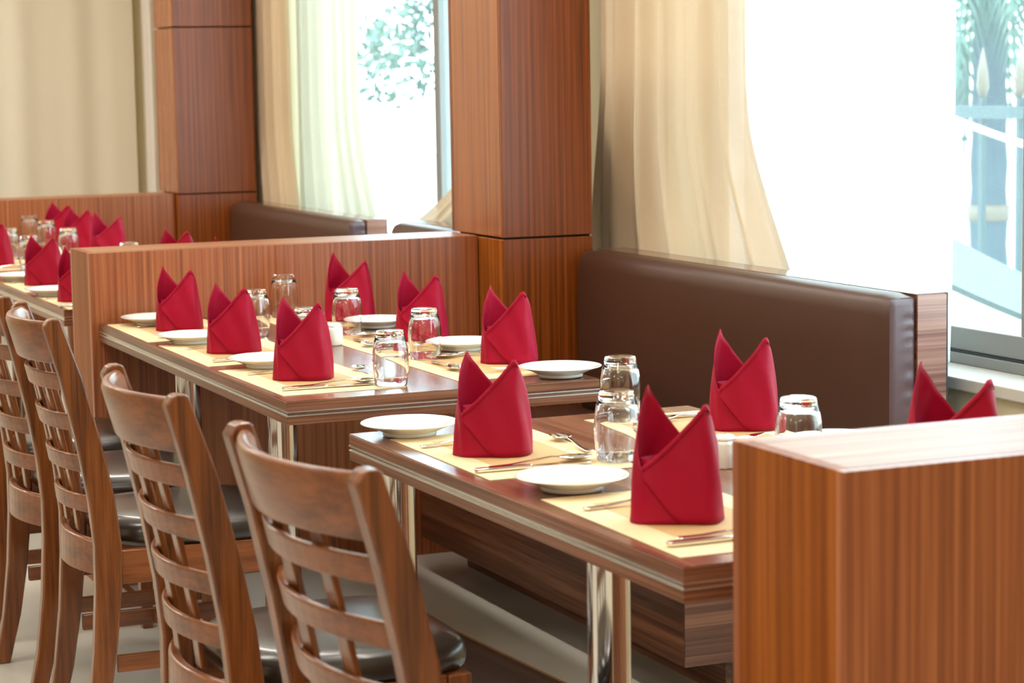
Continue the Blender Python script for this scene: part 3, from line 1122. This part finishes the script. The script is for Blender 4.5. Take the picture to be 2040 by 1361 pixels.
# railing
fence = empty('railing', (6.4, 8.6, -0.12), label='teal painted railing with pale spear finials outside the window', cat='railing')
MB().box(-0.03, 0.03, -3.2, 2.2, 1.30, 1.36).build('rail', M['rail'], fence)
MB().box(-0.03, 0.03, -3.2, 2.2, 0.18, 0.23).build('rail', M['rail'], fence)
for k in range(18):
    y = -3.1 + k * 0.30
    MB().box(-0.014, 0.014, y - 0.014, y + 0.014, 0.0, 1.40).build('baluster', M['rail'], fence)
    MB().lathe([(0.014, 1.40), (0.030, 1.45), (0.024, 1.53), (0.003, 1.64)], 10, 0, y).build('finial', M['finial'], fence, smooth=True)


def frond(mb, base, ang, length, rise, droop, rnd, leaflets=26):
    d = Vector((math.cos(ang), math.sin(ang), 0))
    side = Vector((-d.y, d.x, 0))
    pts = []
    for k in range(leaflets + 1):
        t = k / leaflets
        p = Vector(base) + d * (length * (t - 0.18 * t * t)) + Vector((0, 0, rise * t - droop * t * t))
        pts.append(p)
    mb.tube(pts[::4] + [pts[-1]], 0.012, 5)
    for k in range(2, leaflets):
        t = k / leaflets
        p = pts[k]
        tan = (pts[k + 1] - pts[k - 1]).normalized()
        L = 0.62 * math.sin(PI * min(1, 0.15 + t * 0.85)) + 0.10
        for s in (-1, 1):
            q = (side * s * 0.55 + tan * 0.75 + Vector((0, 0, -0.65 + rnd.uniform(-.2, .1)))).normalized()
            w = tan * 0.02
            i = len(mb.v)
            mid = p + q * L * 0.5 + Vector((0, 0, 0.03))
            mb.v += [tuple(p - w), tuple(p + w), tuple(mid + w * 1.3), tuple(mid - w * 1.3), tuple(p + q * L + Vector((0, 0, -0.05)))]
            mb.f += [(i, i + 1, i + 2, i + 3), (i + 3, i + 2, i + 4)]


def palm(loc, h, nf, length, label, seed, rise=0.9, droop=2.0):
    rnd = random.Random(seed)
    root = empty('palm_tree', loc, label=label, cat='palm')
    tb = []
    for k in range(15):
        z = h * k / 14
        tb.append((0.13 - 0.03 * k / 14 + (0.012 if k % 2 else 0), z))
    MB().lathe(tb, 14).build('trunk', M['trunk'], root, smooth=True)
    MB().lathe([(0.145, 0.52), (0.15, 0.62), (0.135, 0.63)], 14).build('painted_ring', M['finial'], root, smooth=True)
    for k in range(nf):
        mb = MB()
        frond(mb, (0, 0, h - 0.05), 2 * PI * k / nf + rnd.uniform(-.15, .15), length * rnd.uniform(.85, 1.1), rise * rnd.uniform(.6, 1.2), droop * rnd.uniform(.8, 1.15), rnd)
        mb.build('frond', M['palm'], root)
    return root


palm((9.0, 12.72, -0.12), 2.55, 26, 1.7, 'green palm with drooping fronds outside the big window', 3)
gp = empty('utility_box', (11.4, 16.75, -0.12), label='teal grey box on a slim post behind the railing outside', cat='box')
MB().box(-0.04, 0.04, -0.04, 0.04, 0, 1.10).build('post', M['rail'], gp)
MB().box(-0.12, 0.12, -0.19, 0.19, 1.101, 1.78).build('cabinet', M['facade_grey'], gp, bevel=0.01)
MB().box(-0.15, 0.15, -0.22, 0.22, 1.781, 1.83).build('hood', M['facade'], gp, bevel=0.01)
cb = MB().tube([(6.0, 8.9 - 1.9 * t, 1.22 - 0.26 * t - 0.05 * math.sin(PI * t)) for t in [k / 12 for k in range(13)]], 0.016, 8).build('cable', M['cable'], None, smooth=True)
tag(cb, 'pale cable sloping down in front of the railing', 'cable')


def tree(loc, h, cr, label, seed, n=2600):
    rnd = random.Random(seed)
    root = empty('leafy_tree', loc, label=label, cat='tree')
    MB().lathe([(0.14, 0), (0.10, h * 0.5), (0.06, h)], 10).build('trunk', M['trunk'], root, smooth=True)
    mb = MB()
    blobs = [(rnd.uniform(-cr, cr), rnd.uniform(-cr, cr), h + rnd.uniform(-cr * .7, cr * .7), rnd.uniform(.3, .55) * cr) for _ in range(9)]
    for _ in range(n):
        bx, by, bz, br = blobs[rnd.randrange(len(blobs))]
        v = Vector((rnd.gauss(0, 1), rnd.gauss(0, 1), rnd.gauss(0, 1))).normalized() * br * rnd.uniform(.6, 1)
        p = Vector((bx, by, bz)) + v
        a = Vector((rnd.gauss(0, 1), rnd.gauss(0, 1), rnd.gauss(0, 1))).normalized()
        b = a.orthogonal().normalized()
        s = rnd.uniform(.035, .075)
        i = len(mb.v)
        mb.v += [tuple(p - a * s), tuple(p + b * s * .5), tuple(p + a * s), tuple(p - b * s * .5)]
        mb.f.append((i, i + 1, i + 2, i + 3))
    mb.build('foliage', M['leaf'], root)['kind'] = 'stuff'
    return root


tree((7.4, 18.4, -0.12), 1.9, 0.75, 'pale green bushy tree seen through the window behind the divider', 5)
